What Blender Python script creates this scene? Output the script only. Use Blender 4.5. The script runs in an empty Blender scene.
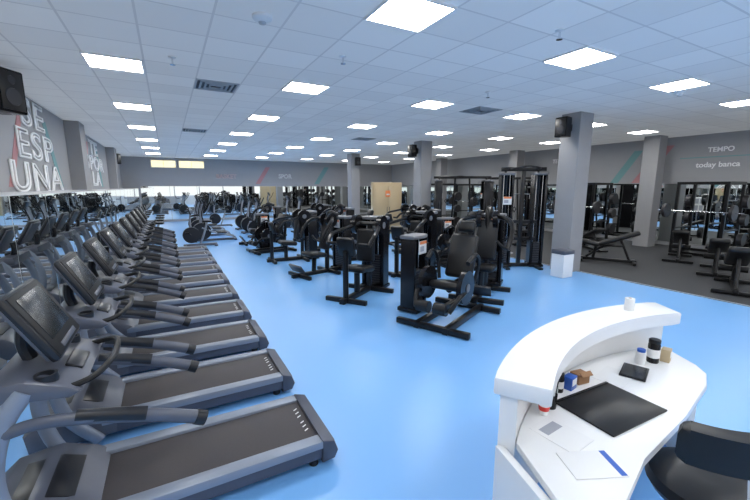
import bpy, bmesh, math, random
from mathutils import Vector, Matrix, Euler
random.seed(4)
COL = bpy.context.scene.collection
SC = bpy.context.scene
try:
    SC.view_settings.view_transform = 'Standard'
    SC.view_settings.look = 'None'
    SC.view_settings.exposure = 0.0
except Exception as e:
    print(e)
R = math.radians
CAMH = 2.1; H = 3.82
XL, XM, XR, YB, YF = -2.24, -1.42, 15.8, 26.0, -4.0

# ------------------------------------------------------------ materials
def mat(name, col, rough=.5, metal=0., emit=None, es=0., noise=0., nscale=20., spec=.5, coat=0., bump=0.):
    m = bpy.data.materials.new(name); m.use_nodes = True
    nt = m.node_tree; b = nt.nodes['Principled BSDF']
    b.inputs['Base Color'].default_value = (*col, 1)
    b.inputs['Roughness'].default_value = rough
    b.inputs['Metallic'].default_value = metal
    b.inputs['Specular IOR Level'].default_value = spec
    b.inputs['Coat Weight'].default_value = coat
    if emit:
        b.inputs['Emission Color'].default_value = (*emit, 1)
        b.inputs['Emission Strength'].default_value = es
    if noise > 0 or bump > 0:
        tc = nt.nodes.new('ShaderNodeTexCoord')
        n = nt.nodes.new('ShaderNodeTexNoise'); n.inputs['Scale'].default_value = nscale
        nt.links.new(tc.outputs['Object'], n.inputs['Vector'])
        if noise > 0:
            r = nt.nodes.new('ShaderNodeMix'); r.data_type = 'RGBA'
            r.inputs[6].default_value = (*[max(0, c*(1-noise)) for c in col], 1)
            r.inputs[7].default_value = (*[min(1, c*(1+noise)) for c in col], 1)
            nt.links.new(n.outputs['Fac'], r.inputs[0])
            nt.links.new(r.outputs[2], b.inputs['Base Color'])
        if bump > 0:
            bp = nt.nodes.new('ShaderNodeBump'); bp.inputs['Strength'].default_value = bump
            nt.links.new(n.outputs['Fac'], bp.inputs['Height']); nt.links.new(bp.outputs[0], b.inputs['Normal'])
    return m

M = {}
M['floor'] = mat('blue_epoxy', (.175, .42, .80), .33, noise=.06, nscale=.7, spec=.8)
M['rubber'] = mat('black_rubber', (.036, .038, .043), .7, noise=.5, nscale=140)
M['wall'] = mat('grey_paint', (.35, .355, .37), .7, noise=.04, nscale=3)
M['wall_light'] = mat('light_grey_paint', (.55, .56, .58), .7, noise=.04, nscale=3)
M['pillar'] = mat('pillar_paint', (.29, .29, .30), .6, noise=.05, nscale=4)
M['mirror'] = mat('mirror_glass', (.84, .88, .87), .015, 1.0)
M['white'] = mat('white_laminate', (.80, .80, .80), .3, noise=.02, nscale=5)
M['black'] = mat('black_powdercoat', (.008, .008, .009), .28, noise=.2, nscale=30, spec=.3)
M['pad'] = mat('black_vinyl', (.010, .010, .011), .34, bump=.05, nscale=90, spec=.35)
M['shroud'] = mat('shroud_black', (.008, .008, .010), .2, spec=.3)
M['greycap'] = mat('grey_cap', (.15, .155, .17), .4)
M['iron'] = mat('iron_plates', (.045, .045, .05), .35, .5)
M['chrome'] = mat('chrome', (.78, .79, .8), .15, 1.)
M['silver'] = mat('silver_paint', (.30, .32, .36), .35, .35)
M['slate'] = mat('slate_plastic', (.088, .096, .125), .33, noise=.08, nscale=12)
M['slate_d'] = mat('dark_slate_plastic', (.014, .015, .019), .30, spec=.4)
M['belt'] = mat('treadmill_belt', (.040, .034, .037), .6, noise=.2, nscale=120)
M['rail'] = mat('foot_rail', (.22, .25, .31), .36, .2)
M['cap'] = mat('end_cap_plastic', (.060, .067, .095), .35)
M['screen'] = mat('screen_glass', (.022, .025, .028), .22, spec=.4, noise=.15, nscale=6)
M['grip'] = mat('grip_rubber', (.010, .010, .011), .5, spec=.3)
M['orange'] = mat('orange_print', (.75, .22, .07), .5)
M['paper'] = mat('paper', (.78, .78, .78), .6)
M['print'] = mat('grey_print', (.35, .37, .42), .6)
M['red'] = mat('red_plastic', (.6, .03, .02), .4)
M['blue'] = mat('blue_plastic', (.02, .10, .45), .4)
M['brown'] = mat('cardboard', (.32, .17, .08), .7, noise=.1, nscale=30)
M['beige'] = mat('beige_door_paint', (.50, .39, .24), .5, noise=.03, nscale=5)
M['glass'] = mat('tinted_glass', (.5, .55, .55), .08)
M['diff'] = mat('light_diffuser', (1, 1, 1), .5, emit=(1.0, .985, .95), es=26.)
M['lframe'] = mat('light_frame', (.8, .8, .8), .4)
M['yellow'] = mat('lit_window', (.8, .7, .4), .5, emit=(1, .84, .48), es=1.2)
M['pink'] = mat('pink_paint', (.50, .24, .25), .7)
M['teal'] = mat('teal_paint', (.18, .36, .37), .7)
M['salmon'] = mat('salmon_line', (.66, .48, .47), .6)
M['palegrey'] = mat('pale_lettering', (.86, .87, .88), .6)
M['whitep'] = mat('white_lettering', (.95, .95, .96), .5)
M['vent'] = mat('vent_grey', (.45, .46, .48), .5)
M['ventd'] = mat('vent_dark', (.08, .08, .09), .6)

def ceil_mat():
    m = bpy.data.materials.new('ceiling_tiles'); m.use_nodes = True
    nt = m.node_tree; b = nt.nodes['Principled BSDF']; b.inputs['Roughness'].default_value = .8
    g = nt.nodes.new('ShaderNodeNewGeometry'); s = nt.nodes.new('ShaderNodeSeparateXYZ')
    nt.links.new(g.outputs['Position'], s.inputs[0])
    outs = []
    for ax, size, off in (('X', .69, -.5+.345), ('Y', .65, 3.4+.325)):
        a = nt.nodes.new('ShaderNodeMath'); a.operation = 'ADD'; a.inputs[1].default_value = 100*size-off
        nt.links.new(s.outputs[ax], a.inputs[0])
        d = nt.nodes.new('ShaderNodeMath'); d.operation = 'DIVIDE'; d.inputs[1].default_value = size
        nt.links.new(a.outputs[0], d.inputs[0])
        f = nt.nodes.new('ShaderNodeMath'); f.operation = 'FRACT'; nt.links.new(d.outputs[0], f.inputs[0])
        l = nt.nodes.new('ShaderNodeMath'); l.operation = 'LESS_THAN'; l.inputs[1].default_value = .035
        nt.links.new(f.outputs[0], l.inputs[0]); outs.append((l, d))
    mx = nt.nodes.new('ShaderNodeMath'); mx.operation = 'MAXIMUM'
    nt.links.new(outs[0][0].outputs[0], mx.inputs[0]); nt.links.new(outs[1][0].outputs[0], mx.inputs[1])
    fl = []
    for l, d in outs:
        q = nt.nodes.new('ShaderNodeMath'); q.operation = 'FLOOR'; nt.links.new(d.outputs[0], q.inputs[0]); fl.append(q)
    c = nt.nodes.new('ShaderNodeCombineXYZ')
    nt.links.new(fl[0].outputs[0], c.inputs[0]); nt.links.new(fl[1].outputs[0], c.inputs[1])
    wn = nt.nodes.new('ShaderNodeTexWhiteNoise'); nt.links.new(c.outputs[0], wn.inputs['Vector'])
    t = nt.nodes.new('ShaderNodeMix'); t.data_type = 'RGBA'
    t.inputs[6].default_value = (.61, .625, .63, 1); t.inputs[7].default_value = (.67, .685, .69, 1)
    nt.links.new(wn.outputs['Value'], t.inputs[0])
    t2 = nt.nodes.new('ShaderNodeMix'); t2.data_type = 'RGBA'; t2.inputs[7].default_value = (.50, .515, .53, 1)
    nt.links.new(mx.outputs[0], t2.inputs[0]); nt.links.new(t.outputs[2], t2.inputs[6])
    nt.links.new(t2.outputs[2], b.inputs['Base Color'])
    nt.links.new(t2.outputs[2], b.inputs['Emission Color'])   # tile colour also glows faintly, added as fill light
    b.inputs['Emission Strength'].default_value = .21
    return m
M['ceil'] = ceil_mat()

# ------------------------------------------------------------ mesh builder
def catmull(pts, n=5):
    P = [Vector(p) for p in pts]
    if len(P) < 3: return P
    out = []
    Q = [P[0]*2-P[1]] + P + [P[-1]*2-P[-2]]
    for i in range(1, len(Q)-2):
        a, b, c, d = Q[i-1:i+3]
        for k in range(n):
            t = k/n
            out.append(.5*((2*b)+(c-a)*t+(2*a-5*b+4*c-d)*t*t+(3*b-a-3*c+d)*t**3))
    out.append(P[-1]); return out

class MB:
    def __init__(s): s.bm = bmesh.new()
    def box(s, c, d, rot=(0, 0, 0), bev=0., seg=2):
        mtx = Matrix.Translation(c) @ Euler(rot).to_matrix().to_4x4() @ Matrix.Diagonal((*d, 1))
        r = bmesh.ops.create_cube(s.bm, size=1, matrix=mtx)
        if bev > 0:
            es = list({e for v in r['verts'] for e in v.link_edges})
            bmesh.ops.bevel(s.bm, geom=es, offset=bev, segments=seg, affect='EDGES', profile=.5)
        return s
    def cyl(s, p0, p1, r, r2=None, seg=14):
        p0, p1 = Vector(p0), Vector(p1); d = p1-p0
        mtx = Matrix.Translation((p0+p1)/2) @ d.to_track_quat('Z', 'Y').to_matrix().to_4x4()
        bmesh.ops.create_cone(s.bm, cap_ends=True, segments=seg, radius1=r, radius2=r if r2 is None else r2, depth=d.length, matrix=mtx)
        return s
    def tube(s, pts, r, seg=8, curve=True, n=5, ry=None):
        P = catmull(pts, n) if curve else [Vector(p) for p in pts]
        N = len(P); rings = []
        up = Vector((0, 0, 1)); t0 = (P[1]-P[0]).normalized()
        if abs(t0.dot(up)) > .95: up = Vector((1, 0, 0))
        for i, p in enumerate(P):
            t = (P[min(i+1, N-1)]-P[max(i-1, 0)]).normalized()
            a = t.cross(up)
            if a.length < 1e-4: a = t.cross(Vector((0, 1, 0)))
            a.normalize(); b = a.cross(t).normalized(); up = b
            rr = r[0]+(r[1]-r[0])*i/(N-1) if isinstance(r, (tuple, list)) else r
            rb = rr*(ry or 1)
            rings.append([s.bm.verts.new(p+a*math.cos(2*math.pi*k/seg)*rr+b*math.sin(2*math.pi*k/seg)*rb) for k in range(seg)])
        for i in range(N-1):
            for k in range(seg):
                s.bm.faces.new((rings[i][k], rings[i][(k+1) % seg], rings[i+1][(k+1) % seg], rings[i+1][k]))
        s.bm.faces.new(rings[0][::-1]); s.bm.faces.new(rings[-1])
        return s
    def prism(s, poly, axis, a, b, bev=0.):
        def mk(u, v, w): return {'y': (u, w, v), 'z': (u, v, w), 'x': (w, u, v)}[axis]
        A = [s.bm.verts.new(mk(u, v, a)) for u, v in poly]; B = [s.bm.verts.new(mk(u, v, b)) for u, v in poly]
        n = len(poly); fs = []
        fs.append(s.bm.faces.new(A)); fs.append(s.bm.faces.new(B[::-1]))
        for i in range(n): fs.append(s.bm.faces.new((A[i], B[i], B[(i+1) % n], A[(i+1) % n])))
        if bev > 0:
            es = list({e for f in fs[:2] for e in f.edges})
            bmesh.ops.bevel(s.bm, geom=es, offset=bev, segments=2, affect='EDGES', profile=.5)
        return s
    def lathe(s, prof, c=(0, 0, 0), seg=20):
        rings = [[s.bm.verts.new((c[0]+r*math.cos(2*math.pi*k/seg), c[1]+r*math.sin(2*math.pi*k/seg), c[2]+z)) for k in range(seg)] for r, z in prof]
        for i in range(len(prof)-1):
            for k in range(seg):
                s.bm.faces.new((rings[i][k], rings[i][(k+1) % seg], rings[i+1][(k+1) % seg], rings[i+1][k]))
        s.bm.faces.new(rings[0][::-1]); s.bm.faces.new(rings[-1]); return s
    def build(s, name, m, parent=None, label=None):
        bmesh.ops.recalc_face_normals(s.bm, faces=s.bm.faces[:])
        me = bpy.data.meshes.new(name); s.bm.to_mesh(me); s.bm.free()
        for p in me.polygons: p.use_smooth = True
        try: me.set_sharp_from_angle(angle=R(35))
        except Exception: pass
        me.materials.append(M[m] if isinstance(m, str) else m)
        o = bpy.data.objects.new(name, me); COL.objects.link(o)
        if parent: o.parent = parent
        if label: o['label'] = label
        return o

def tag(o, label, cat, group=None):
    o['label'] = label; o['category'] = cat
    if group: o['group'] = group
    return o
def thing(name, label, cat, loc=(0, 0, 0), rz=0, group=None):
    o = bpy.data.objects.new(name, None); COL.objects.link(o); o.empty_display_size = .2
    o.location = loc; o.rotation_euler = (0, 0, rz); return tag(o, label, cat, group)
def struct(o): o['kind'] = 'structure'; return o
def dup(o, loc, rz, label=None, group=None):
    r = o.copy(); COL.objects.link(r); r.location = loc; r.rotation_euler = (0, 0, rz)
    if label: r['label'] = label
    if group: r['group'] = group
    for ch in list(o.children):
        c = ch.copy(); COL.objects.link(c); c.parent = r
        for g in list(ch.children):
            d = g.copy(); COL.objects.link(d); d.parent = c
    return r
ORD = ['nearest', 'second', 'third', 'fourth', 'fifth', 'sixth', 'seventh', 'eighth', 'ninth', 'tenth', 'eleventh', 'twelfth']

# ------------------------------------------------------------ the room
struct(MB().box(((XL-.2+9)/2-.05, 11, -.05), (9-(XL-.2)-.1, 30.4, .1)).build('floor', 'floor'))
struct(MB().box(((8.9+XR+.2)/2, 11, -.044), (XR+.2-8.9, 30.4, .112)).build('floor_rubber', 'rubber'))
struct(MB().box((8.9, 11, .008), (.05, 30, .018), bev=.004).build('trim_1', 'silver'))
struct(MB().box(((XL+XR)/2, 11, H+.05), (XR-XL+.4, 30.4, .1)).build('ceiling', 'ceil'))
struct(MB().box((XL-.1, 11, H/2), (.2, 30.4, H)).build('wall_left', 'wall'))
struct(MB().box(((XL+XM-.012)/2, 11, 1.01), (XM-.012-XL, 30, 2.02)).build('wall_ledge', 'wall_light'))
struct(MB().box((XR+.1, 11, H/2), (.2, 30.4, H)).build('wall_right', 'wall'))
struct(MB().box(((XL+XR)/2, YB+.1, H/2), (XR-XL, .2, H)).build('wall_back', 'wall'))
struct(MB().box(((XL+XR)/2, YF-.1, .45), (XR-XL, .2, .9)).box(((XL+XR)/2, YF-.1, H-.15), (XR-XL, .2, .3)).build('wall_front', 'wall'))
for i in range(7):   # unseen opening added behind the camera to let in fill light: mullions only
    struct(MB().box((XL+.06+i*(XR-XL-.12)/6, YF-.1, H/2+.3), (.1, .12, H-1.2)).build('trim_%d' % (i+2), 'silver'))
for y in (5.6, 13.2, 20.8):
    struct(MB().box((XL+.16, y, (H+2.02)/2), (.32, .75, H-2.02)).build('wall_pilaster', 'pillar'))
for x, y in ((8.76, 5.85), (8.76, 12.1), (14.9, 7.0), (14.9, 12.9), (8.76, 18.3), (14.9, 18.6)):
    struct(MB().box((x, y, H/2), (.5, .5, H), bev=.01, seg=1).build('pillar', 'pillar'))
PX = 8.62
struct(MB().box((PX, 14.60, 1.15), (1.50, .18, 2.30), bev=.01).build('wall_partition', 'beige'))
dr = struct(MB().box((PX, 14.485, 1.11), (1.42, .03, 2.22), bev=.006).build('door_1', 'beige'))
for s in (-1, 1):
    MB().box((PX+s*.345, 14.462, 1.1), (.62, .018, 2.1), bev=.008).build('door_leaf', 'beige', dr)
    MB().cyl((PX+s*.06, 14.44, 1.0), (PX+s*.06, 14.44, 1.22), .014).build('door_handle', 'chrome', dr)
n = MB().box((PX-.02, 14.446, 1.80), (.24, .008, .28)).build('door_notice', 'orange')
tag(n, 'orange notice fixed to the tan double door beside the pillar', 'notice')
MB().box((PX-.02, 14.441, 1.77), (.16, .004, .06)).build('printed_block', 'paper', n)

def pane(c, d, label, group):
    o = MB().box(c, d, bev=.003, seg=1).build('mirror_pane', 'mirror'); return tag(o, label, 'mirror', group)
w = 1.3; y = YF+.05
while y < YB-.3:
    w2 = min(w, YB-.05-y)
    pane((XM-.004, y+w2/2, 1.035), (.012, w2-.028, 1.95), 'tall frameless mirror pane on the left wall behind the treadmills', 'left wall mirror panes')
    y += w
struct(MB().box((XM+.006, 11, .03), (.02, 29.8, .06)).build('baseboard_left', 'silver'))
y = YF+.05
while y < YB-.3:
    w2 = min(1.6, YB-.05-y)
    pane((XR-.008, y+w2/2, 1.18), (.012, w2-.014, 2.08), 'tall frameless mirror pane on the right wall behind the free weights', 'right wall mirror panes')
    y += 1.6
x = XM+.05
while x < XR-.3:
    w2 = min(1.5, XR-.03-x)
    pane((x+w2/2, YB-.008, 1.14), (w2-.014, .012, 2.0), 'tall frameless mirror pane on the far back wall', 'back wall mirror panes')
    x += 1.5
for i, (a, b) in enumerate(((-.7, .55), (.75, 2.1))):
    wdw = struct(MB().box(((a+b)/2, YB-.02, 3.45), (b-a, .03, .38)).build('window_%d' % (i+1), 'yellow'))
    f = MB()
    for c, d in ((((a+b)/2, YB-.04, 3.66), (b-a+.08, .05, .04)), (((a+b)/2, YB-.04, 3.24), (b-a+.08, .05, .04)),
                 ((a-.02, YB-.04, 3.45), (.04, .05, .44)), ((b+.02, YB-.04, 3.45), (.04, .05, .44)), (((a+b)/2, YB-.04, 3.45), (.03, .05, .4))):
        f.box(c, d)
    f.build('window_frame', 'lframe', wdw)

def text(body, size, loc, rot, m, name, label, outline=0., space=1.0, sx=1., bold=.006):
    cu = bpy.data.curves.new('t', 'FONT'); cu.body = body; cu.size = size; cu.space_line = .82; cu.space_character = space
    cu.align_x = 'CENTER'; cu.align_y = 'CENTER'
    if outline > 0: cu.fill_mode = 'NONE'; cu.bevel_depth = outline; cu.bevel_resolution = 1
    else: cu.extrude = .004; cu.offset = bold*size
    t = bpy.data.objects.new('t', cu); COL.objects.link(t)
    dg = bpy.context.evaluated_depsgraph_get(); me = bpy.data.meshes.new_from_object(t.evaluated_get(dg))
    bpy.data.objects.remove(t)
    for v in me.vertices: v.co.x *= sx
    me.materials.clear(); me.materials.append(M[m])
    o = bpy.data.objects.new(name, me); COL.objects.link(o); o.location = loc; o.rotation_euler = rot
    return tag(o, label, 'lettering')
rL, rB, rR_ = (R(90), 0, R(90)), (R(90), 0, 0), (R(90), 0, R(-90))
text('SE\nESP\nUNA', .74, (XL+.02, 10.0, 2.86), rL, 'palegrey', 'wall_lettering', 'large pale outlined capital letters reading SE ESP UNA on the left wall', .020, 1.15, 2.0)
text('TE\nSPOR\nLA', .66, (XL+.02, 17.0, 2.9), rL, 'palegrey', 'wall_lettering', 'pale outlined capitals on the left wall between the two pilasters', .021, 1.15, 2.2)
text('TEMPO', .21, (XR-.02, 5.50, 3.30), rR_, 'whitep', 'wall_lettering', 'small white word TEMPO on the right wall', bold=.025)
text('today banca', .235, (XR-.02, 5.54, 2.82), rR_, 'whitep', 'wall_lettering', 'white lower case slogan beneath the word TEMPO on the right wall', bold=.02)
text('TEMPO', .24, (XR-.02, 11.2, 3.25), rR_, 'whitep', 'wall_lettering', 'small white capitals on the right wall beyond the pillar', bold=.02)
text('SPOR', .38, (7.2, YB-.02, 2.8), rB, 'palegrey', 'wall_lettering', 'pale outlined capitals on the back wall above the mirrors', .010)
text('BASKET', .36, (3.4, YB-.02, 2.75), rB, 'salmon', 'wall_lettering', 'pink outlined capitals on the back wall next to the yellow windows', .010)
def stripe(wall, u, z, w, h, sk, m, label):
    poly = [(u, z), (u+w, z), (u+w+sk, z+h), (u+sk, z+h)]
    b = MB()
    if wall == 'B': b.prism(poly, 'y', YB-.006, YB-.002)
    elif wall == 'R': b.prism(poly, 'x', XR-.006, XR-.002)
    else: b.prism(poly, 'x', XL+.002, XL+.006)
    tag(b.build('wall_stripe', m), label, 'wall graphic')
stripe('B', 5.2, 2.3, .3, 1.1, .7, 'pink', 'slanted pink stripe painted on the back wall left of the lettering')
stripe('B', 9.3, 2.3, .35, 1.2, .8, 'teal', 'slanted teal stripe painted on the back wall right of the lettering')
stripe('R', 7.7, 2.25, .4, 1.3, -.9, 'pink', 'slanted pink stripe on the right wall by the near pillar')
stripe('R', 8.6, 2.25, .3, 1.2, -.8, 'teal', 'slanted teal stripe on the right wall just past the near pillar')
stripe('R', 10.0, 2.25, .45, 1.4, .9, 'pink', 'slanted pink stripe on the right wall midway between the pillars')
stripe('R', 4.3, 3.06, 2.3, .03, 0, 'teal', 'thin teal line on the right wall between the words')
stripe('L', 11.6, 2.1, .3, 1.4, -.9, 'teal', 'slanted teal stripe on the left wall before the pilaster')
stripe('L', 8.2, 2.1, .25, 1.5, 1.1, 'pink', 'slanted pink stripe on the left wall behind the large letters')
stripe('L', 15.0, 2.1, .4, 1.5, .7, 'pink', 'slanted pink stripe on the left wall behind the pilaster')
stripe('L', 18.2, 2.1, .4, 1.5, -.7, 'teal', 'slanted teal stripe on the left wall before the far pilaster')

# ------------------------------------------------------------ ceiling lights
def make_light():
    t = thing('ceiling_light', '', 'ceiling light')
    f = MB()
    for c, d in (((0, .315, -.012), (.69, .022, .024)), ((0, -.315, -.012), (.69, .022, .024)), ((.334, 0, -.012), (.022, .63, .024)), ((-.334, 0, -.012), (.022, .63, .024))): f.box(c, d)
    f.build('light_frame', 'lframe', t)
    MB().box((0, 0, -.008), (.644, .606, .012)).build('diffuser', 'diff', t); return t
L0 = None
cols = ['above treadmills', 'left of the machines', 'over the machines', 'along the pillars', 'over rubber floor', 'along right wall']
rows_y = [-3.1, .15]+[3.4+3.25*i for i in range(7)]
for ci in range(6):
    for ri, yy in enumerate(rows_y):
        lab = 'square white ceiling light panel, %s from camera in line %s' % (ORD[ri], cols[ci]) if ri else 'square white ceiling light panel behind camera in line %s' % cols[ci]
        loc = (-.5+2.76*ci, yy, H)
        if L0 is None: L0 = make_light(); L0['label'] = lab; L0['group'] = 'square ceiling light panels'; L0.location = loc
        else: dup(L0, loc, 0, lab)

def make_vent():
    t = thing('ceiling_vent', 'square louvred ceiling air vent over the treadmill aisle', 'air vent', (-.5+.69*2, 3.4+.65*6, H), 0, 'square ceiling air vents')
    f = MB()
    for k in range(4):
        s = .32-.075*k; z = -.006-.004*k
        for c, d in (((0, s, z), (2*s+.03, .03, .02)), ((0, -s, z), (2*s+.03, .03, .02)), ((s, 0, z), (.03, 2*s, .02)), ((-s, 0, z), (.03, 2*s, .02))): f.box(c, d)
    f.build('vent_louvre', 'vent', t)
    MB().box((0, 0, -.002), (.62, .6, .004)).build('vent_backing', 'ventd', t); return t
V0 = make_vent()
dup(V0, (-.5+.69*10, 3.4+.65*5, H), 0, 'square louvred ceiling air vent over the middle machines')
dup(V0, (-.5+.69*2, 3.4+.65*15, H), 0, 'small looking square ceiling vent far above the treadmill aisle')
dup(V0, (-.5+.69*10, 3.4+.65*14, H), 0, 'square ceiling vent far over the second machine column')

def ceil_at(px, py):
    a, b = (px-375)/373, (250-py)/373; th, ps = R(9.6), R(28.8)
    Fc = math.cos(th)+b*math.sin(th); v = -math.sin(th)+b*math.cos(th); t = (H-CAMH)/v
    return t*(a*math.cos(ps)+Fc*math.sin(ps)), t*(-a*math.sin(ps)+Fc*math.cos(ps))
for i, (px, py, lab) in enumerate(((172, 57, 'white sprinkler head hanging above the treadmill aisle'), (343, 56, 'white sprinkler head over the open blue floor'), (488, 92, 'white sprinkler head over the middle machines'), (560, 30, 'white sprinkler head above the reception desk'), (262, 16, None), (680, 92, None))):
    X_, Y_ = ceil_at(px, py)
    if lab:
        t = thing('sprinkler', lab, 'sprinkler', (X_, Y_, H))
        MB().lathe([(.05, 0), (.05, -.012), (.02, -.02)]).build('escutcheon', 'lframe', t)
        MB().cyl((0, 0, -.02), (0, 0, -.09), .012).cyl((0, 0, -.09), (0, 0, -.1), .035).build('sprinkler_head', 'chrome', t)
    else:
        t = thing('smoke_detector', 'round white smoke detector on the ceiling %s' % ('at the top centre left' if px < 400 else 'near the right edge'), 'smoke detector', (X_, Y_, H))
        MB().lathe([(.10, 0), (.10, -.025), (.075, -.05), (.05, -.06)]).build('detector_body', 'white', t)
        MB().lathe([(.04, -.058), (.035, -.075), (.01, -.08)]).build('sensor', 'vent', t)

def make_speaker(loc, rz, lab):
    t = thing('speaker', lab, 'loudspeaker', loc, rz, 'black wall loudspeakers')
    MB().prism([(-.2, -.15), (.2, -.15), (.14, .17), (-.14, .17)], 'z', -.3, .3, .02).build('speaker_cabinet', 'shroud', t)
    MB().prism([(-.17, -.26), (.17, -.26), (.17, .26), (-.17, .26)], 'y', -.165, -.15, .004).build('grille', 'pad', t)
    MB().cyl((0, -.167, -.08), (0, -.175, -.08), .12, .115, 24).build('driver', 'iron', t)
    MB().cyl((0, -.167, .15), (0, -.174, .15), .06, .055, 20).build('tweeter', 'iron', t)
    MB().box((0, .23, 0), (.06, .16, .3)).box((0, .305, 0), (.14, .02, .2)).build('bracket', 'black', t)
    return t
S0 = make_speaker((-1.95, 7.45, 3.44), R(60), 'large black loudspeaker hung at the top of the left wall')
def sp(loc, rz, lab, s=1): o = dup(S0, loc, rz, lab); o.scale = (s, s, s)
sp((-2.02, 21.9, 3.42), R(60), 'black loudspeaker far down the left wall past the pilasters', .8)
sp((8.275, 5.85, 3.48), R(-90), 'black loudspeaker bracketed on the near pillar', .75)
sp((8.275, 12.1, 3.45), R(-90), 'black loudspeaker bracketed on the middle pillar beyond the machines', .75)
sp((8.76, 17.83, 3.4), R(0), 'black loudspeaker on the farthest pillar of the middle row', .7)

# ------------------------------------------------------------ treadmills
def make_treadmill():
    t = thing('treadmill', '', 'treadmill', group='treadmills along the mirror wall')
    MB().box((0, 0, .105), (1.9, .70, .11), bev=.02).build('deck_frame', 'cap', t)
    for s in (-1, 1):
        MB().prism([(-.6, .15), (.95, .15), (.95, .20), (.9, .212), (-.55, .222), (-.6, .2)], 'y', s*.318-.05, s*.318+.05, .008).build('foot_rail', 'rail', t)
    MB().box((.16, 0, .178), (1.54, .54, .04), bev=.015).build('belt', 'belt', t)
    MB().prism([(.90, .03), (1.0, .04), (1.03, .10), (1.0, .19), (.90, .222)], 'y', -.375, .375, .02).build('rear_cap', 'cap', t)
    for k in range(6):
        yy = -.17+k*.055+(.03 if k > 2 else 0)
        MB().prism([(.830, yy), (.862, yy+.018), (.862, yy+.030), (.830, yy+.012)], 'z', .1985, .2).build('belt_marking', 'paper', t)
    MB().prism([(-1.08, .03), (-.50, .05), (-.48, .2), (-.56, .26), (-.75, .34), (-.98, .31), (-1.1, .2)], 'y', -.36, .36, .035).build('motor_cover', 'slate', t)
    MB().prism([(-.60, .283), (-.72, .334), (-.9, .330), (-.9, .32), (-.7, .31)], 'y', -.2, .2, .004).build('hood_panel', 'slate_d', t)
    for s in (-1, 1):
        MB().tube([(-.62, s*.375, .04), (-.80, s*.39, .30), (-.86, s*.39, .62), (-.80, s*.38, .90), (-.70, s*.35, 1.06)], .032, 12, ry=1.5).build('upright', 'rail', t)
        h = MB().tube([(-.84, s*.385, .86), (-.66, s*.39, .89), (-.45, s*.392, .86), (-.15, s*.39, .78), (.06, s*.385, .70), (.10, s*.383, .68)], (.024, .034), 12, ry=1.35, n=4).build('handrail', 'slate', t)
        MB().tube([(-.50, s*.392, .882), (-.32, s*.392, .838), (-.18, s*.391, .80)], (.029, .033), 12, ry=1.38).build('grip', 'slate_d', h)
        MB().tube([(.07, s*.385, .696), (.125, s*.382, .668)], .038, 12, False, ry=1.25).build('end_cap', 'slate_d', h)
    tr = MB().prism([(-.86, 1.02), (-.52, .98), (-.46, 1.01), (-.52, 1.05), (-.70, 1.12), (-.84, 1.12)], 'y', -.37, .37, .02).build('console_tray', 'slate', t)
    for s in (-1, 1):
        MB().lathe([(.05, 1.05), (.055, 1.09), (.052, 1.115), (.04, 1.115), (.036, 1.07)], (-.62, s*.29, 0)).build('cup_holder', 'slate_d', tr)
    MB().box((-.535, 0, 1.06), (.09, .24, .02), rot=(0, R(28), 0), bev=.008).build('key_panel', 'slate_d', tr)
    MB().tube([(-.74, 0, 1.08), (-.77, 0, 1.2), (-.76, 0, 1.3)], .06, 10, ry=.6).build('console_neck', 'slate_d', t)
    c = Vector((-.67, 0, 1.345)); rm = Euler((0, R(62), 0)).to_matrix()
    def rb(off, d, m, nm, par, bev):
        mb = MB().box(c+rm @ Vector(off), d, (0, R(62), 0), bev); return mb.build(nm, m, par)
    co = rb((0, 0, 0), (.43, .54, .055), 'slate_d', 'console', t, .026)
    rb((0, 0, .024), (.395, .505, .014), 'grip', 'bezel', co, .006)
    rb((-.03, 0, .0315), (.27, .39, .006), 'screen', 'screen', co, .002)
    rb((.165, 0, .033), (.03, .3, .006), 'slate', 'button_strip', co, .002)
    rb((.0, 0, -.032), (.38, .5, .02), 'slate', 'console_back', co, .008)
    MB().tube([(-.55, -.33, 1.02), (-.42, -.30, 1.05), (-.35, -.18, 1.08), (-.34, 0, 1.07), (-.35, .18, 1.08), (-.42, .30, 1.05), (-.55, .33, 1.02)], .018, 8).build('front_bar', 'grip', t)
    for s in (-1, 1):
        for xx in (-.85, .85): MB().cyl((xx, s*.3, 0), (xx, s*.3, .06), .035).build('foot', 'grip', t)
    return t
T0 = make_treadmill()
NT = 10
for i in range(NT):
    lab = 'slate grey treadmill nearest to the camera with big dark console screen' if i == 0 else 'slate grey treadmill, %s from the camera in the row facing the mirrors' % ORD[i]
    if i == NT-1: lab = 'farthest slate grey treadmill at the end of the mirror row'
    loc = (-.03, 2.77+1.13*i, 0)
    if i == 0: T0.location = loc; T0['label'] = lab
    else: dup(T0, loc, 0, lab)

# ------------------------------------------------------------ far cardio machines
def make_elliptical():
    t = thing('elliptical_trainer', '', 'elliptical trainer', group='elliptical trainers at the back')
    MB().box((0, 0, .05), (1.6, .1, .08), bev=.02).box((-.7, 0, .04), (.1, .6, .07), bev=.02).box((.75, 0, .04), (.1, .6, .07), bev=.02).build('base_frame', 'slate', t)
    MB().cyl((-.45, -.11, .4), (-.45, .11, .4), .33, seg=28).build('drive_housing', 'slate_d', t)
    MB().tube([(-.5, 0, .6), (-.42, 0, 1.1), (-.36, 0, 1.45)], .05).build('mast', 'silver', t)
    MB().box((-.33, 0, 1.52), (.07, .42, .28), (0, R(-25), 0), .02).build('console', 'slate_d', t)
    for s in (-1, 1):
        MB().tube([(-.45, s*.2, .4-s*.15), (.1, s*.2, .32), (.75, s*.2, .14)], .028).build('pedal_arm', 'silver', t)
        MB().box((.25, s*.2, .34), (.36, .15, .05), bev=.015).build('pedal', 'black', t)
        MB().tube([(-.3-s*.1, s*.24, .35), (-.42, s*.25, .95), (-.28+s*.1, s*.27, 1.3), (-.12+s*.12, s*.24, 1.65)], .022).build('arm_lever', 'black', t)
    return t
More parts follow.
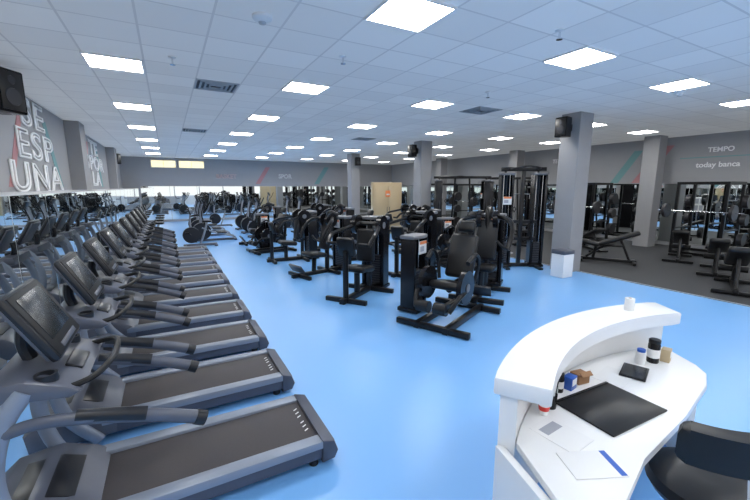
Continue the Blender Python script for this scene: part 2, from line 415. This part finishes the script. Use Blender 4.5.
E0 = make_elliptical()
epos = [(1.5, 15.9), (3.6, 16.2), (1.5, 17.5), (3.6, 17.8), (1.5, 19.2), (3.6, 19.5), (5.7, 17.0), (5.7, 19.0), (7.7, 20.2)]
for i, (a, b) in enumerate(epos):
    lab = 'silver and dark elliptical trainer at the back of the gym, %s from the camera' % ORD[i]
    if i == 0: E0.location = (a, b, 0); E0['label'] = lab
    else: dup(E0, (a, b, 0), R(0), lab)
def make_bike():
    t = thing('exercise_bike', '', 'exercise bike', group='exercise bikes at the back')
    MB().box((0, 0, .06), (1.1, .09, .08), bev=.02).box((-.5, 0, .035), (.1, .5, .07), bev=.02).box((.5, 0, .035), (.1, .5, .07), bev=.02).build('base_frame', 'slate', t)
    MB().cyl((-.28, -.07, .42), (-.28, .07, .42), .28, seg=28).build('wheel_cover', 'slate_d', t)
    MB().tube([(.0, 0, .1), (.15, 0, .5), (.25, 0, .85)], .035).build('seat_post', 'silver', t)
    MB().prism([(.1, -.03), (.38, -.12), (.42, 0), (.38, .12), (.1, .03)], 'z', .85, .92, .02).build('saddle', 'pad', t)
    MB().tube([(-.28, 0, .6), (-.3, 0, .9), (-.26, 0, 1.15)], .035).build('mast', 'silver', t)
    MB().tube([(.0, -.25, 1.12), (-.2, -.22, 1.1), (-.27, 0, 1.08), (-.2, .22, 1.1), (.0, .25, 1.12)], .018).build('handlebar', 'black', t)
    MB().box((-.3, 0, 1.25), (.05, .3, .22), (0, R(-20), 0), .015).build('console', 'slate_d', t)
    for s in (-1, 1): MB().cyl((-.28, s*.08, .42), (-.28+s*.14, s*.1, .42-s*.1), .015).box((-.28+s*.14, s*.16, .42-s*.1), (.1, .14, .025)).build('pedal', 'black', t)
    return t
B0 = make_bike()
for i, (a, b) in enumerate([(.9, 14.6), (2.4, 21.6), (4.2, 21.8), (-.6, 14.6), (-.6, 15.9), (-.6, 17.2), (-.6, 18.5)]):
    lab = ['exercise bike with dark wheel cover in front of the elliptical trainers', 'exercise bike at the far back wall, left one', 'exercise bike at the far back wall, right one', 'exercise bike just past the last treadmill', 'second exercise bike past the last treadmill', 'third exercise bike past the last treadmill', 'fourth exercise bike past the last treadmill'][i]
    if i == 0: B0.location = (a, b, 0); B0['label'] = lab
    else: dup(B0, (a, b, 0), 0, lab)

# ------------------------------------------------------------ strength machines
def tower(t, x, y, h=1.45, rz=0, w=.235, placard=True):
    """weight tower, its stack and placard facing +x"""
    T = Matrix.Translation((x, y, 0)) @ Matrix.Rotation(rz, 4, 'Z')
    def bld(mb, nm, m, par):
        mb.bm.transform(T); return mb.build(nm, m, par)
    f = MB().prism([(-.13, -w), (.11, -w), (.11, -w+.05), (-.07, -w+.05), (-.07, w-.05), (.11, w-.05), (.11, w), (-.13, w)], 'z', .04, h, .01)
    f.box((0, 0, .05), (.36, 2*w+.03, .06), bev=.01)
    sh = bld(f, 'weight_tower', 'shroud', t)
    bld(MB().prism([(-.14, -w-.015), (.10, -w-.015), (.14, -w/2), (.14, w/2), (.10, w+.015), (-.14, w+.015)], 'z', h, h+.06, .02), 'top_cap', 'greycap', sh)
    st = MB()
    for k in range(12): st.box((.02, 0, .12+.047*k), (.14, 2*w-.16, .040), bev=.004, seg=1)
    st.box((0.02, 0, .38), (.05, .05, .58))
    s2 = bld(st, 'weight_stack', 'iron', t)
    for s in (-1, 1): bld(MB().cyl((.02, s*.08, .6), (.02, s*.08, h), .011), 'guide_rod', 'chrome', s2)
    bld(MB().cyl((.02, 0, .6), (.02, 0, h), .006), 'cable', 'iron', s2)
    if placard:
        pz = h-.13 if h < 1.8 else 1.75
        p = bld(MB().box((.14, .0, pz), (.012, .22, .20), (0, 0, 0), .004), 'placard', 'paper', t)
        bld(MB().box((.148, 0, pz+.075), (.004, .20, .045)), 'placard_header', 'orange', p)
        bld(MB().box((.148, -.03, pz-.02), (.004, .11, .08)), 'placard_print', 'print', p)

def seatset(t, x, seat_z=.5, lean=12, back_h=.72, wide=.46):
    MB().box((x, 0, seat_z), (.46, wide, .11), (0, R(-6), 0), .04, 3).build('seat', 'pad', t)
    MB().box((x-.28-math.sin(R(lean))*back_h/2, 0, seat_z+.08+back_h/2), (.11, wide*.8, back_h), (0, R(-lean), 0), .045, 3).build('backrest', 'pad', t)

def make_press():
    t = thing('chest_press_machine', '', 'weight machine', group='weight machines in the middle of the gym')
    MB().box((0, 0, .05), (1.5, .10, .09), bev=.01).box((.55, 0, .04), (.08, .9, .08), bev=.01).box((-.3, 0, .04), (.08, .9, .08), bev=.01) \
        .tube([(.15, 0, .08), (.12, 0, .45)], .055, 8, False).tube([(-.25, 0, .08), (-.3, 0, 1.38), (-.6, 0, 1.42)], .055, 8).build('machine_frame', 'black', t)
    tower(t, -.72, 0, 1.32)
    seatset(t, .12)
    for s in (-1, 1):
        a = MB().tube([(-.35, s*.12, 1.36), (-.1, s*.40, 1.30), (.1, s*.46, 1.10), (.22, s*.42, .85)], .040, 8).build('lever_arm', 'black', t)
        MB().tube([(.22, s*.42, .86), (.32, s*.34, .92), (.34, s*.26, 1.0)], .026, 8).build('handle', 'grip', a)
        MB().cyl((-.3, s*.1, 1.30), (-.3, s*.18, 1.30), .16, seg=24).build('pivot_disc', 'shroud', a)
        MB().cyl((-.3, s*.182, 1.30), (-.3, s*.188, 1.30), .05, seg=20).build('pivot_cap', 'greycap', a)
    MB().box((.62, 0, .22), (.05, .5, .2), (0, R(35), 0), .01).build('footplate', 'iron', t)
    return t

def make_leg(label=''):
    t = thing('leg_machine', label, 'weight machine', group='weight machines in the middle of the gym')
    MB().box((0, -.12, .05), (1.35, .08, .09), bev=.01).box((0, .32, .05), (1.35, .08, .09), bev=.01).box((.62, .1, .05), (.08, 1.1, .08), bev=.01) \
        .box((-.6, .1, .05), (.08, 1.1, .08), bev=.01).tube([(-.5, .1, .08), (-.35, .1, .5), (.1, .1, .46)], .05, 8).tube([(-.45, .1, .1), (-.55, .1, 1.2)], .05, 8, False).build('machine_frame', 'black', t)
    tower(t, .0, -.54, 1.16, R(90), w=.20)
    MB().box((.05, .1, .52), (.5, .48, .12), (0, R(-10), 0), .05, 3).build('seat', 'pad', t)
    MB().box((-.33, .1, .90), (.12, .44, .68), (0, R(-20), 0), .055, 3).build('backrest', 'pad', t)
    MB().box((-.48, .1, 1.34), (.10, .28, .18), (0, R(-20), 0), .048, 3).build('headrest', 'pad', t)
    for s in (-1, 1):
        a = MB().tube([(.2, .1+s*.30, .5), (.45, .1+s*.32, .48), (.62, .1+s*.25, .3)], .035, 8).build('leg_lever', 'black', t)
        MB().cyl((.62, .1+s*.22, .33), (.62, .1+s*.04, .33), .08, seg=18).build('roller_pad', 'pad', a)
        MB().cyl((.2, .1+s*.26, .56), (.2, .1+s*.33, .56), .24, seg=32).build('cam_disc', 'shroud', a)
        MB().cyl((.2, .1+s*.332, .56), (.2, .1+s*.34, .56), .06, seg=20).build('disc_hub', 'greycap', a)
        h = MB().tube([(-.15, .1+s*.28, .55), (-.18, .1+s*.33, .85), (-.02, .1+s*.34, 1.0), (.18, .1+s*.32, .92)], .028, 8).build('side_handle', 'black', t)
        MB().cyl((.06, .1+s*.328, .975), (.2, .1+s*.318, .905), .034).build('handle_grip', 'grip', h)
    return t

def make_shoulder():
    t = thing('arm_machine', '', 'weight machine', group='weight machines in the middle of the gym')
    MB().box((0, 0, .05), (1.3, .1, .09), bev=.01).box((.5, 0, .04), (.08, .8, .08), bev=.01).box((-.4, 0, .04), (.08, 1.0, .08), bev=.01) \
        .tube([(.1, 0, .08), (.1, 0, .45)], .055, 8, False).tube([(.5, 0, .08), (.5, 0, .9)], .05, 8, False).tube([(-.38, 0, .08), (-.42, 0, 1.32)], .05, 8, False).tube([(-.40, -.25, 1.30), (-.40, .25, 1.30)], .04, 8, False).build('machine_frame', 'black', t)
    tower(t, -.64, -.0, 1.36)
    seatset(t, .05, .52, 4, .62)
    MB().box((.47, 0, .98), (.10, .34, .34), (0, R(15), 0), .045).build('chest_pad', 'pad', t)
    for s in (-1, 1):
        a = MB().tube([(-.4, s*.2, 1.30), (-.05, s*.34, 1.22), (.25, s*.42, 1.15), (.42, s*.40, 1.0)], .036, 8).build('lever_arm', 'black', t)
        MB().cyl((.42, s*.40, 1.02), (.42, s*.22, 1.02), .028).build('handle', 'grip', a)
        MB().cyl((-.38, s*.22, 1.28), (-.38, s*.31, 1.28), .18, seg=24).build('counterweight', 'shroud', a)
        MB().cyl((-.38, s*.312, 1.28), (-.38, s*.318, 1.28), .06, seg=20).build('counterweight_cap', 'greycap', a)
    return t

def make_pulldown():
    t = thing('pulldown_machine', '', 'weight machine', group='tall cable machines')
    tower(t, -.5, 0, 2.05)
    MB().box((0, 0, .05), (1.3, .09, .09), bev=.01).box((.5, 0, .04), (.08, .8, .08), bev=.01).tube([(-.42, 0, 2.1), (0, 0, 2.3), (.4, 0, 2.26)], .04, 8).tube([(.1, 0, .08), (.1, 0, .45)], .045, 8, False).tube([(-.36, 0, .08), (-.42, 0, 2.12)], .04, 8, False).build('machine_frame', 'black', t)
    MB().box((.15, 0, .5), (.42, .36, .09), bev=.03).build('seat', 'pad', t)
    MB().cyl((.0, -.3, .72), (.0, .3, .72), .06, seg=16).build('thigh_pad', 'pad', t)
    MB().cyl((.0, 0, .5), (.0, 0, .7), .02).build('pad_post', 'chrome', t)
    MB().tube([(.4, -.55, 1.72), (.4, -.4, 1.82), (.4, 0, 1.84), (.4, .4, 1.82), (.4, .55, 1.72)], .016, 8).build('pull_bar', 'chrome', t)
    MB().cyl((.4, 0, 1.84), (.4, 0, 2.24), .006).build('cable', 'iron', t)
    return t

def make_cable(hw, h, nm):
    t = thing(nm, '', 'weight machine', group='tall cable machines')
    wide = hw > .7
    for s in (-1, 1): tower(t, 0, s*hw, h-.15, R(-90*s) if wide else 0, w=.235 if wide else .17, placard=wide or s < 0)
    f = MB().box((0, 0, h), (.1, 2*hw+(.4 if wide else .3), .1), bev=.01).box((0, 0, .05), (.1, 2*hw, .09), bev=.01).box((0, -hw, .03), (1.0, .1, .05)).box((0, hw, .03), (1.0, .1, .05))
    if wide: f.tube([(0, -hw*.45, .08), (0, -hw*.3, h)], .035, 6, False).tube([(0, hw*.45, .08), (0, hw*.3, h)], .035, 6, False)
    else: f.box((0, 0, h/2), (.08, .1, h-.1), bev=.01).box((.0, 0, 1.2), (.08, 2*hw, .08)).box((-.0, 0, .75), (.08, 2*hw, .08))
    f.tube([(-.4, -hw, .05), (-.1, -hw, h)], .03, 6, False).tube([(-.4, hw, .05), (-.1, hw, h)], .03, 6, False).build('machine_frame', 'black', t)
    for s in (-1, 1):
        c = MB().tube([(.1, s*hw*.75, h-.15), (.25, s*hw*.65, 1.6)], .006, 6, False).build('cable', 'iron', t)
        MB().tube([(.2, s*hw*.7, 1.55), (.25, s*hw*.64, 1.6), (.3, s*hw*.58, 1.55), (.25, s*hw*.64, 1.46), (.2, s*hw*.7, 1.55)], .014, 6, False).build('cable_handle', 'grip', c)
    MB().tube([(.05, -.35, h), (.3, -.3, h+.02), (.34, 0, h+.06), (.3, .3, h+.02), (.05, .35, h)], .02, 8).build('pull_up_bar', 'grip', t)
    return t

def make_rack():
    t = thing('power_rack', '', 'squat rack', group='squat racks by the right wall')
    f = MB()
    for sx in (-.55, .55):
        for sy in (-.6, .6): f.box((sx, sy, 1.12), (.08, .08, 2.24), bev=.006, seg=1)
    for sx in (-.55, .55): f.box((sx, 0, 2.2), (.07, 1.2, .08)).box((sx, 0, .05), (.07, 1.2, .08))
    for sy in (-.6, .6): f.box((0, sy, 2.2), (1.1, .07, .08)).box((0, sy, .05), (1.1, .07, .08)).box((0, sy, .8), (1.1, .05, .05))
    f.build('rack_frame', 'black', t)
    b = MB().cyl((-.64, -1.05, 1.35), (-.64, 1.05, 1.35), .016).build('barbell', 'chrome', t)
    for s in (-1, 1):
        MB().cyl((-.64, s*.78, 1.35), (-.64, s*.86, 1.35), .225, seg=28).build('weight_plate', 'iron', b)
        for zz, rr in ((.5, .2), (1.1, .17), (1.65, .2)):
            MB().cyl((.60, s*.64, zz), (.60, s*.77, zz), rr, seg=24).build('stored_plate', 'iron', t)
        MB().box((-.62, s*.6, 1.31), (.12, .05, .05)).build('bar_hook', 'chrome', t)
    return t

def make_bench():
    t = thing('weight_bench', '', 'weight bench', group='padded weight benches')
    MB().box((0, 0, .06), (1.2, .07, .07), bev=.01).box((.55, 0, .04), (.07, .5, .06), bev=.01).box((-.55, 0, .04), (.07, .6, .06), bev=.01) \
        .tube([(.3, 0, .08), (.25, 0, .4)], .035, 8, False).tube([(-.45, 0, .08), (-.25, 0, .56)], .03, 8, False).tube([(.45, 0, .1), (.1, 0, .38), (-.3, 0, .42)], .03, 8).build('bench_frame', 'black', t)
    MB().box((.38, 0, .46), (.40, .32, .10), (0, R(-12), 0), .04, 3).build('seat', 'pad', t)
    MB().box((-.20, 0, .60), (.88, .32, .10), (0, R(22), 0), .04, 3).build('backrest', 'pad', t)
    MB().cyl((.62, -.2, .48), (.62, .2, .48), .06).build('leg_roller', 'pad', t)
    MB().cyl((.66, -.2, .25), (.66, .2, .25), .06).build('leg_roller', 'pad', t)
    MB().tube([(.55, 0, .46), (.64, 0, .48), (.66, 0, .25)], .02, 6, False).build('roller_post', 'black', t)
    return t

P0, G0, A0 = make_press(), make_leg(), make_shoulder()
used = set()
def put(proto, x, y, rz, lab, group=None, z=0, s=1):
    if proto.name not in used:
        used.add(proto.name); o = proto; o.location = (x, y, z); o.rotation_euler = (0, 0, R(rz)); o['label'] = lab
    else: o = dup(proto, (x, y, z), R(rz), lab, group)
    o.scale = (s, s, s); return o
put(G0, 3.82, 4.58, 205, 'black seated leg machine nearest the camera with round cam discs', s=1.08)
put(P0, 5.35, 5.3, 215, 'black chest press machine right behind the nearest leg machine', s=1.12)
put(A0, 3.15, 6.35, 215, 'black arm machine with grey topped tower left of the nearest leg machine', s=1.06)
put(P0, 3.1, 8.5, 195, 'black chest press machine, third from the camera in the left machine line')
put(A0, 5.1, 7.5, 200, 'black arm machine behind the nearest leg machine', s=1.05)
put(G0, 4.75, 9.9, 180, 'black leg machine in the second machine line, midway back')
put(A0, 2.95, 10.5, 180, 'black arm machine, fourth from the camera in the left machine line')
put(P0, 4.8, 12.0, 180, 'black chest press machine deep in the second machine line')
put(G0, 2.85, 12.4, 190, 'black leg machine, fifth from the camera in the left machine line')
put(P0, 2.9, 14.3, 180, 'farthest black chest press machine in the left machine line')
put(A0, 4.8, 14.2, 180, 'farthest black arm machine in the second machine line')
put(P0, 6.9, 9.9, 180, 'black chest press machine in front of the tan double door')
put(A0, 7.5, 11.7, 180, 'black arm machine left of the middle pillar')
put(G0, 6.95, 8.0, 170, 'black leg machine between the placard machines and the near pillar')
PD, CB, FT, RK, BN = make_pulldown(), make_cable(.9, 2.45, 'cable_crossover_station'), make_cable(.42, 2.55, 'functional_trainer'), make_rack(), make_bench()
put(FT, 8.08, 6.75, 240, 'tall black cable trainer frame standing just left of the near pillar')
put(PD, 11.4, 9.3, 190, 'tall black pulldown machine behind the white notice board', z=.012)
put(CB, 10.0, 11.2, 60, 'wide black cable crossover station right of the middle pillar', z=.012)
put(CB, 12.9, 11.4, 60, 'wide black cable crossover station on the rubber floor deeper right', z=.012)
put(RK, 14.3, 8.9, 0, 'black power rack with barbell left of the right wall pillar', z=.012)
put(RK, 14.6, 5.2, 0, 'black power rack with barbell at the right edge, just before the pillar', z=.012)
put(RK, 14.3, 15.2, 0, 'farthest black power rack with barbell along the right wall', z=.012)
put(RK, 11.2, 14.2, 0, 'black power rack with barbell behind the cable crossover stations', z=.012)
put(BN, 10.7, 5.9, 120, 'black incline weight bench alone just right of the near pillar', z=.012, s=1.15)
put(BN, 10.15, 3.0, 20, 'black incline weight bench nearest at the right edge', z=.012, s=1.2)
put(BN, 11.7, 3.85, 20, 'second nearest black weight bench at the right edge', z=.012, s=1.15)
put(BN, 12.9, 5.1, 20, 'third black weight bench at the right edge, before the mirrors', z=.012, s=1.15)
put(BN, 12.3, 7.4, 60, 'black incline weight bench beyond the lone bench', z=.012)

t = thing('sign_stand', 'white notice board on a thin stand by the tall cable trainer', 'notice board', (9.35, 8.3, .012), R(28))
MB().tube([(0, 0, .02), (0, 0, 1.5)], .018, 8, False).lathe([(.22, 0), (.22, .02), (.03, .04)]).build('stand', 'silver', t)
b = MB().box((0, -.03, 1.25), (.52, .02, .72), bev=.006).build('board', 'paper', t)
for i, (x_, z_) in enumerate(((-.12, 1.42), (.12, 1.42), (-.12, 1.1), (.12, 1.1))): MB().box((x_, -.042, z_), (.19, .004, .24)).build('printed_sheet', 'print', b)
t = thing('waste_bin', 'white plastic waste bin with dark lid in front of the near pillar', 'bin', (8.05, 5.45, 0))
MB().prism([(-.18, -.16), (.18, -.16), (.18, .16), (-.18, .16)], 'z', 0, .56, .02).build('bin_body', 'paper', t)
MB().box((0, 0, .60), (.39, .35, .10), bev=.02).build('lid', 'slate', t)

# ------------------------------------------------------------ reception desk
CX, CY = 2.81, -.74
def pol(r, a): return (CX+r*math.cos(R(a)), CY+r*math.sin(R(a)))
def arc(r, a0, a1, n=28): return [pol(r, a0+(a1-a0)*i/n) for i in range(n+1)]
desk = thing('reception_desk', 'curved white reception desk with raised counter in the right foreground', 'reception desk', (0, 0, 0))
A0_, A1_ = 123.2, 69.6
MB().prism(arc(2.43, A0_, A1_+.7)+arc(2.34, A1_+.7, A0_), 'z', .0, 1.02, .004).build('front_panel', 'white', desk)
MB().prism(arc(2.46, A0_+.8, A1_+.2)+arc(2.18, A1_+1.4, A0_+.8), 'z', 1.01, 1.11, .015).build('counter_top', 'white', desk)
wt = [p for p in arc(2.335, A0_, A1_)]+[(3.46, 1.16), (3.36, 1.06), (3.16, .985), (2.6, .885), (2.0, .815), (1.55, .70), (1.42, .64), (1.36, .80)]
MB().prism(wt, 'z', .705, .75, .008).build('worktop', 'white', desk)
e0, e1 = pol(2.42, A0_), (1.32, .66)
def slab(p, q, z0, z1, th):
    p, q = Vector((*p, 0)), Vector((*q, 0)); d = (q-p).normalized(); nn = Vector((-d.y, d.x, 0))*th/2
    return MB().prism([(v.x, v.y) for v in (p+nn, q+nn, q-nn, p-nn)], 'z', z0, z1, .003)
slab(e0, e1, 0, .704, .045).build('side_panel', 'white', desk)
slab(pol(2.32, A1_+.9), (3.34, 1.10), 0, .704, .045).build('side_panel', 'white', desk)

def top(name, lab, cat, loc, rz=0, group=None): return thing(name, lab, cat, loc, R(rz), group)
WZ, CZ = .7505, 1.1105
t = top('desk_mat', 'large black leather desk mat on the white worktop', 'desk mat', (2.30, 1.16, WZ), -2)
MB().box((0, 0, .006), (.54, .38, .012), bev=.005).build('mat_pad', 'pad', t)
MB().box((0, .175, .0145), (.52, .02, .005), bev=.002).build('mat_binding', 'shroud', t)
t = top('paper_roll', 'white roll standing on the raised counter near its right end', 'paper roll', (3.22, 1.56, CZ))
MB().lathe([(.035, 0), (.035, .10), (.012, .10), (.012, .02)]).build('roll', 'paper', t)
MB().lathe([(.0115, .018), (.0115, .101), (.008, .101)]).build('core', 'brown', t)
def canister(loc, lab, k=1.):
    t = top('canister', lab, 'canister', loc); t.scale = (k, k, k)
    MB().lathe([(.045, 0), (.048, .01), (.048, .17), (.04, .185)]).build('canister_body', 'shroud', t)
    MB().lathe([(.0488, .05), (.0488, .13)]).build('label_band', 'paper', t)
    MB().lathe([(.047, .186), (.047, .215), (.04, .22)]).build('lid', 'black', t)
canister((3.22, 1.35, WZ), 'tall dark canister with white label on the worktop under the counter end', .85)
t = top('glass_jar', 'small white jar with blue lid beside the dark canister', 'jar', (3.10, 1.38, WZ))
MB().lathe([(.03, 0), (.035, .02), (.035, .09), (.025, .1)]).build('jar_body', 'paper', t)
MB().lathe([(.028, .1), (.028, .12)]).build('lid', 'blue', t)
t = top('box', 'small beige carton right of the dark canister', 'box', (3.33, 1.31, WZ), 15)
MB().box((0, 0, .05), (.08, .06, .1), bev=.003).build('carton', 'beige', t)
MB().box((0, -.031, .06), (.06, .002, .04)).build('front_label', 'paper', t)
t = top('tablet', 'small dark tablet lying on papers below the counter', 'tablet', (2.90, 1.32, WZ+.004), 20)
MB().box((0, 0, .006), (.24, .16, .012), bev=.004).build('tablet_body', 'slate_d', t)
MB().box((0, 0, .0125), (.215, .135, .002)).build('screen', 'screen', t)
o = MB().box((0, 0, .001), (.28, .19, .002)).build('paper_sheet', 'paper'); o.location = (2.72, 1.36, WZ); o.rotation_euler.z = R(12); tag(o, 'blank white sheet left of the small tablet', 'paper')
t = top('pen_pot', 'black pen pot holding pens at the left of the worktop', 'pen pot', (1.98, 1.34, WZ))
MB().lathe([(.035, 0), (.038, .09), (.033, .09), (.03, .01)]).build('pot', 'shroud', t)
for k, (m_, dx, dy) in enumerate((('blue', .012, .01), ('red', -.012, .008), ('paper', .0, -.014), ('shroud', .014, -.01))):
    p = MB().cyl((dx, dy, .012), (dx*2.2, dy*2.2, .15+.01*k), .004).build('pen', m_); p.location = (1.98, 1.34, WZ); tag(p, {'blue': 'blue', 'red': 'red', 'paper': 'white', 'shroud': 'black'}[m_]+' pen standing in the black pen pot', 'pen')
t = top('glass_bottle', 'small bottle with orange cap beside the pen pot', 'bottle', (2.09, 1.40, WZ))
MB().lathe([(.026, 0), (.028, .01), (.028, .08), (.012, .1), (.012, .115)]).build('bottle_body', 'glass', t)
MB().lathe([(.014, .115), (.014, .14)]).build('cap', 'orange', t)
canister((2.19, 1.43, WZ), 'short dark tin with white band between bottle and blue carton', .6)
t = top('box', 'blue and white small carton behind the desk mat', 'box', (2.29, 1.42, WZ), 10)
MB().box((0, 0, .045), (.08, .06, .09), bev=.003).build('carton', 'blue', t)
MB().box((0, -.031, .055), (.06, .002, .045)).build('front_label', 'paper', t)
t = top('box', 'open brown cardboard box behind the desk mat', 'box', (2.43, 1.44, WZ), -8)
MB().box((0, 0, .035), (.10, .08, .07), bev=.003).build('carton', 'brown', t)
MB().box((0, -.05, .08), (.10, .035, .003), (R(40), 0, 0)).build('flap', 'brown', t)
t = top('cup', 'white paper cup at the left edge of the worktop clutter', 'cup', (1.88, 1.31, WZ))
MB().lathe([(.025, 0), (.035, .08), (.032, .08), (.023, .006)]).build('cup_wall', 'paper', t)
MB().lathe([(.0295, .03), (.0335, .06)]).build('sleeve', 'red', t)
t = top('leaflet', 'white leaflet with grey printed block near the desk mat', 'leaflet', (1.80, 1.14, WZ), 5)
MB().box((0, 0, .001), (.2, .26, .002)).build('sheet', 'paper', t)
MB().box((0, .06, .0022), (.14, .06, .0006)).build('printed_block', 'print', t)
t = top('leaflet', 'white leaflet with blue edge at the near left of the worktop', 'leaflet', (1.72, .92, WZ), -25)
MB().box((0, 0, .003), (.26, .18, .006), bev=.002).build('cover', 'paper', t)
MB().box((.11, 0, .0065), (.03, .17, .001)).build('blue_edge', 'blue', t)

# office chair
t = thing('office_chair', 'black padded swivel chair pushed against the reception desk', 'office chair', (2.29, .655, 0), R(142))
def ring(ro, ri, a0, a1, cy): return [(ro*math.cos(R(a)), cy+ro*math.sin(R(a))) for a in range(a0, a1+1, 5)]+[(ri*math.cos(R(a)), cy+ri*math.sin(R(a))) for a in range(a1, a0-1, -5)]
MB().prism(ring(.50, .41, 55, 125, -.22), 'z', .86, 1.03, .038).build('backrest', 'pad', t)
MB().lathe([(.16, .52), (.23, .54), (.255, .58), (.245, .63), (.19, .655), (.05, .65)], seg=32).build('seat', 'pad', t)
MB().tube([(0, .1, .53), (0, .27, .57), (0, .235, .89)], .022, 8, ry=.6).build('back_support', 'chrome', t)
MB().cyl((0, 0, .12), (0, 0, .53), .028).build('gas_lift', 'chrome', t)
bs = MB(); bs.cyl((0, 0, .08), (0, 0, .14), .05)
for k in range(5):
    a = R(72*k); bs.tube([(0, 0, .12), (.15*math.cos(a), .15*math.sin(a), .11), (.27*math.cos(a), .27*math.sin(a), .08)], .02, 6)
    MB().cyl((.27*math.cos(a)-.01, .27*math.sin(a)-.01, .03), (.27*math.cos(a)+.015, .27*math.sin(a)+.015, .03), .03).build('caster', 'grip', t)
bs.build('star_base', 'chrome', t)

# ------------------------------------------------------------ world, camera
w = bpy.data.worlds.new('w'); SC.world = w; w.use_nodes = True
w.node_tree.nodes['Background'].inputs[0].default_value = (.97, .98, 1, 1); w.node_tree.nodes['Background'].inputs[1].default_value = 1.2
cd = bpy.data.cameras.new('camera'); cam = bpy.data.objects.new('camera', cd); COL.objects.link(cam)
cd.sensor_width = 36; cd.lens = 373/750*36; cd.clip_start = .02
cam.location = (0, 0, CAMH); cam.rotation_euler = (R(90-9.6), 0, R(-28.8))
SC.camera = cam
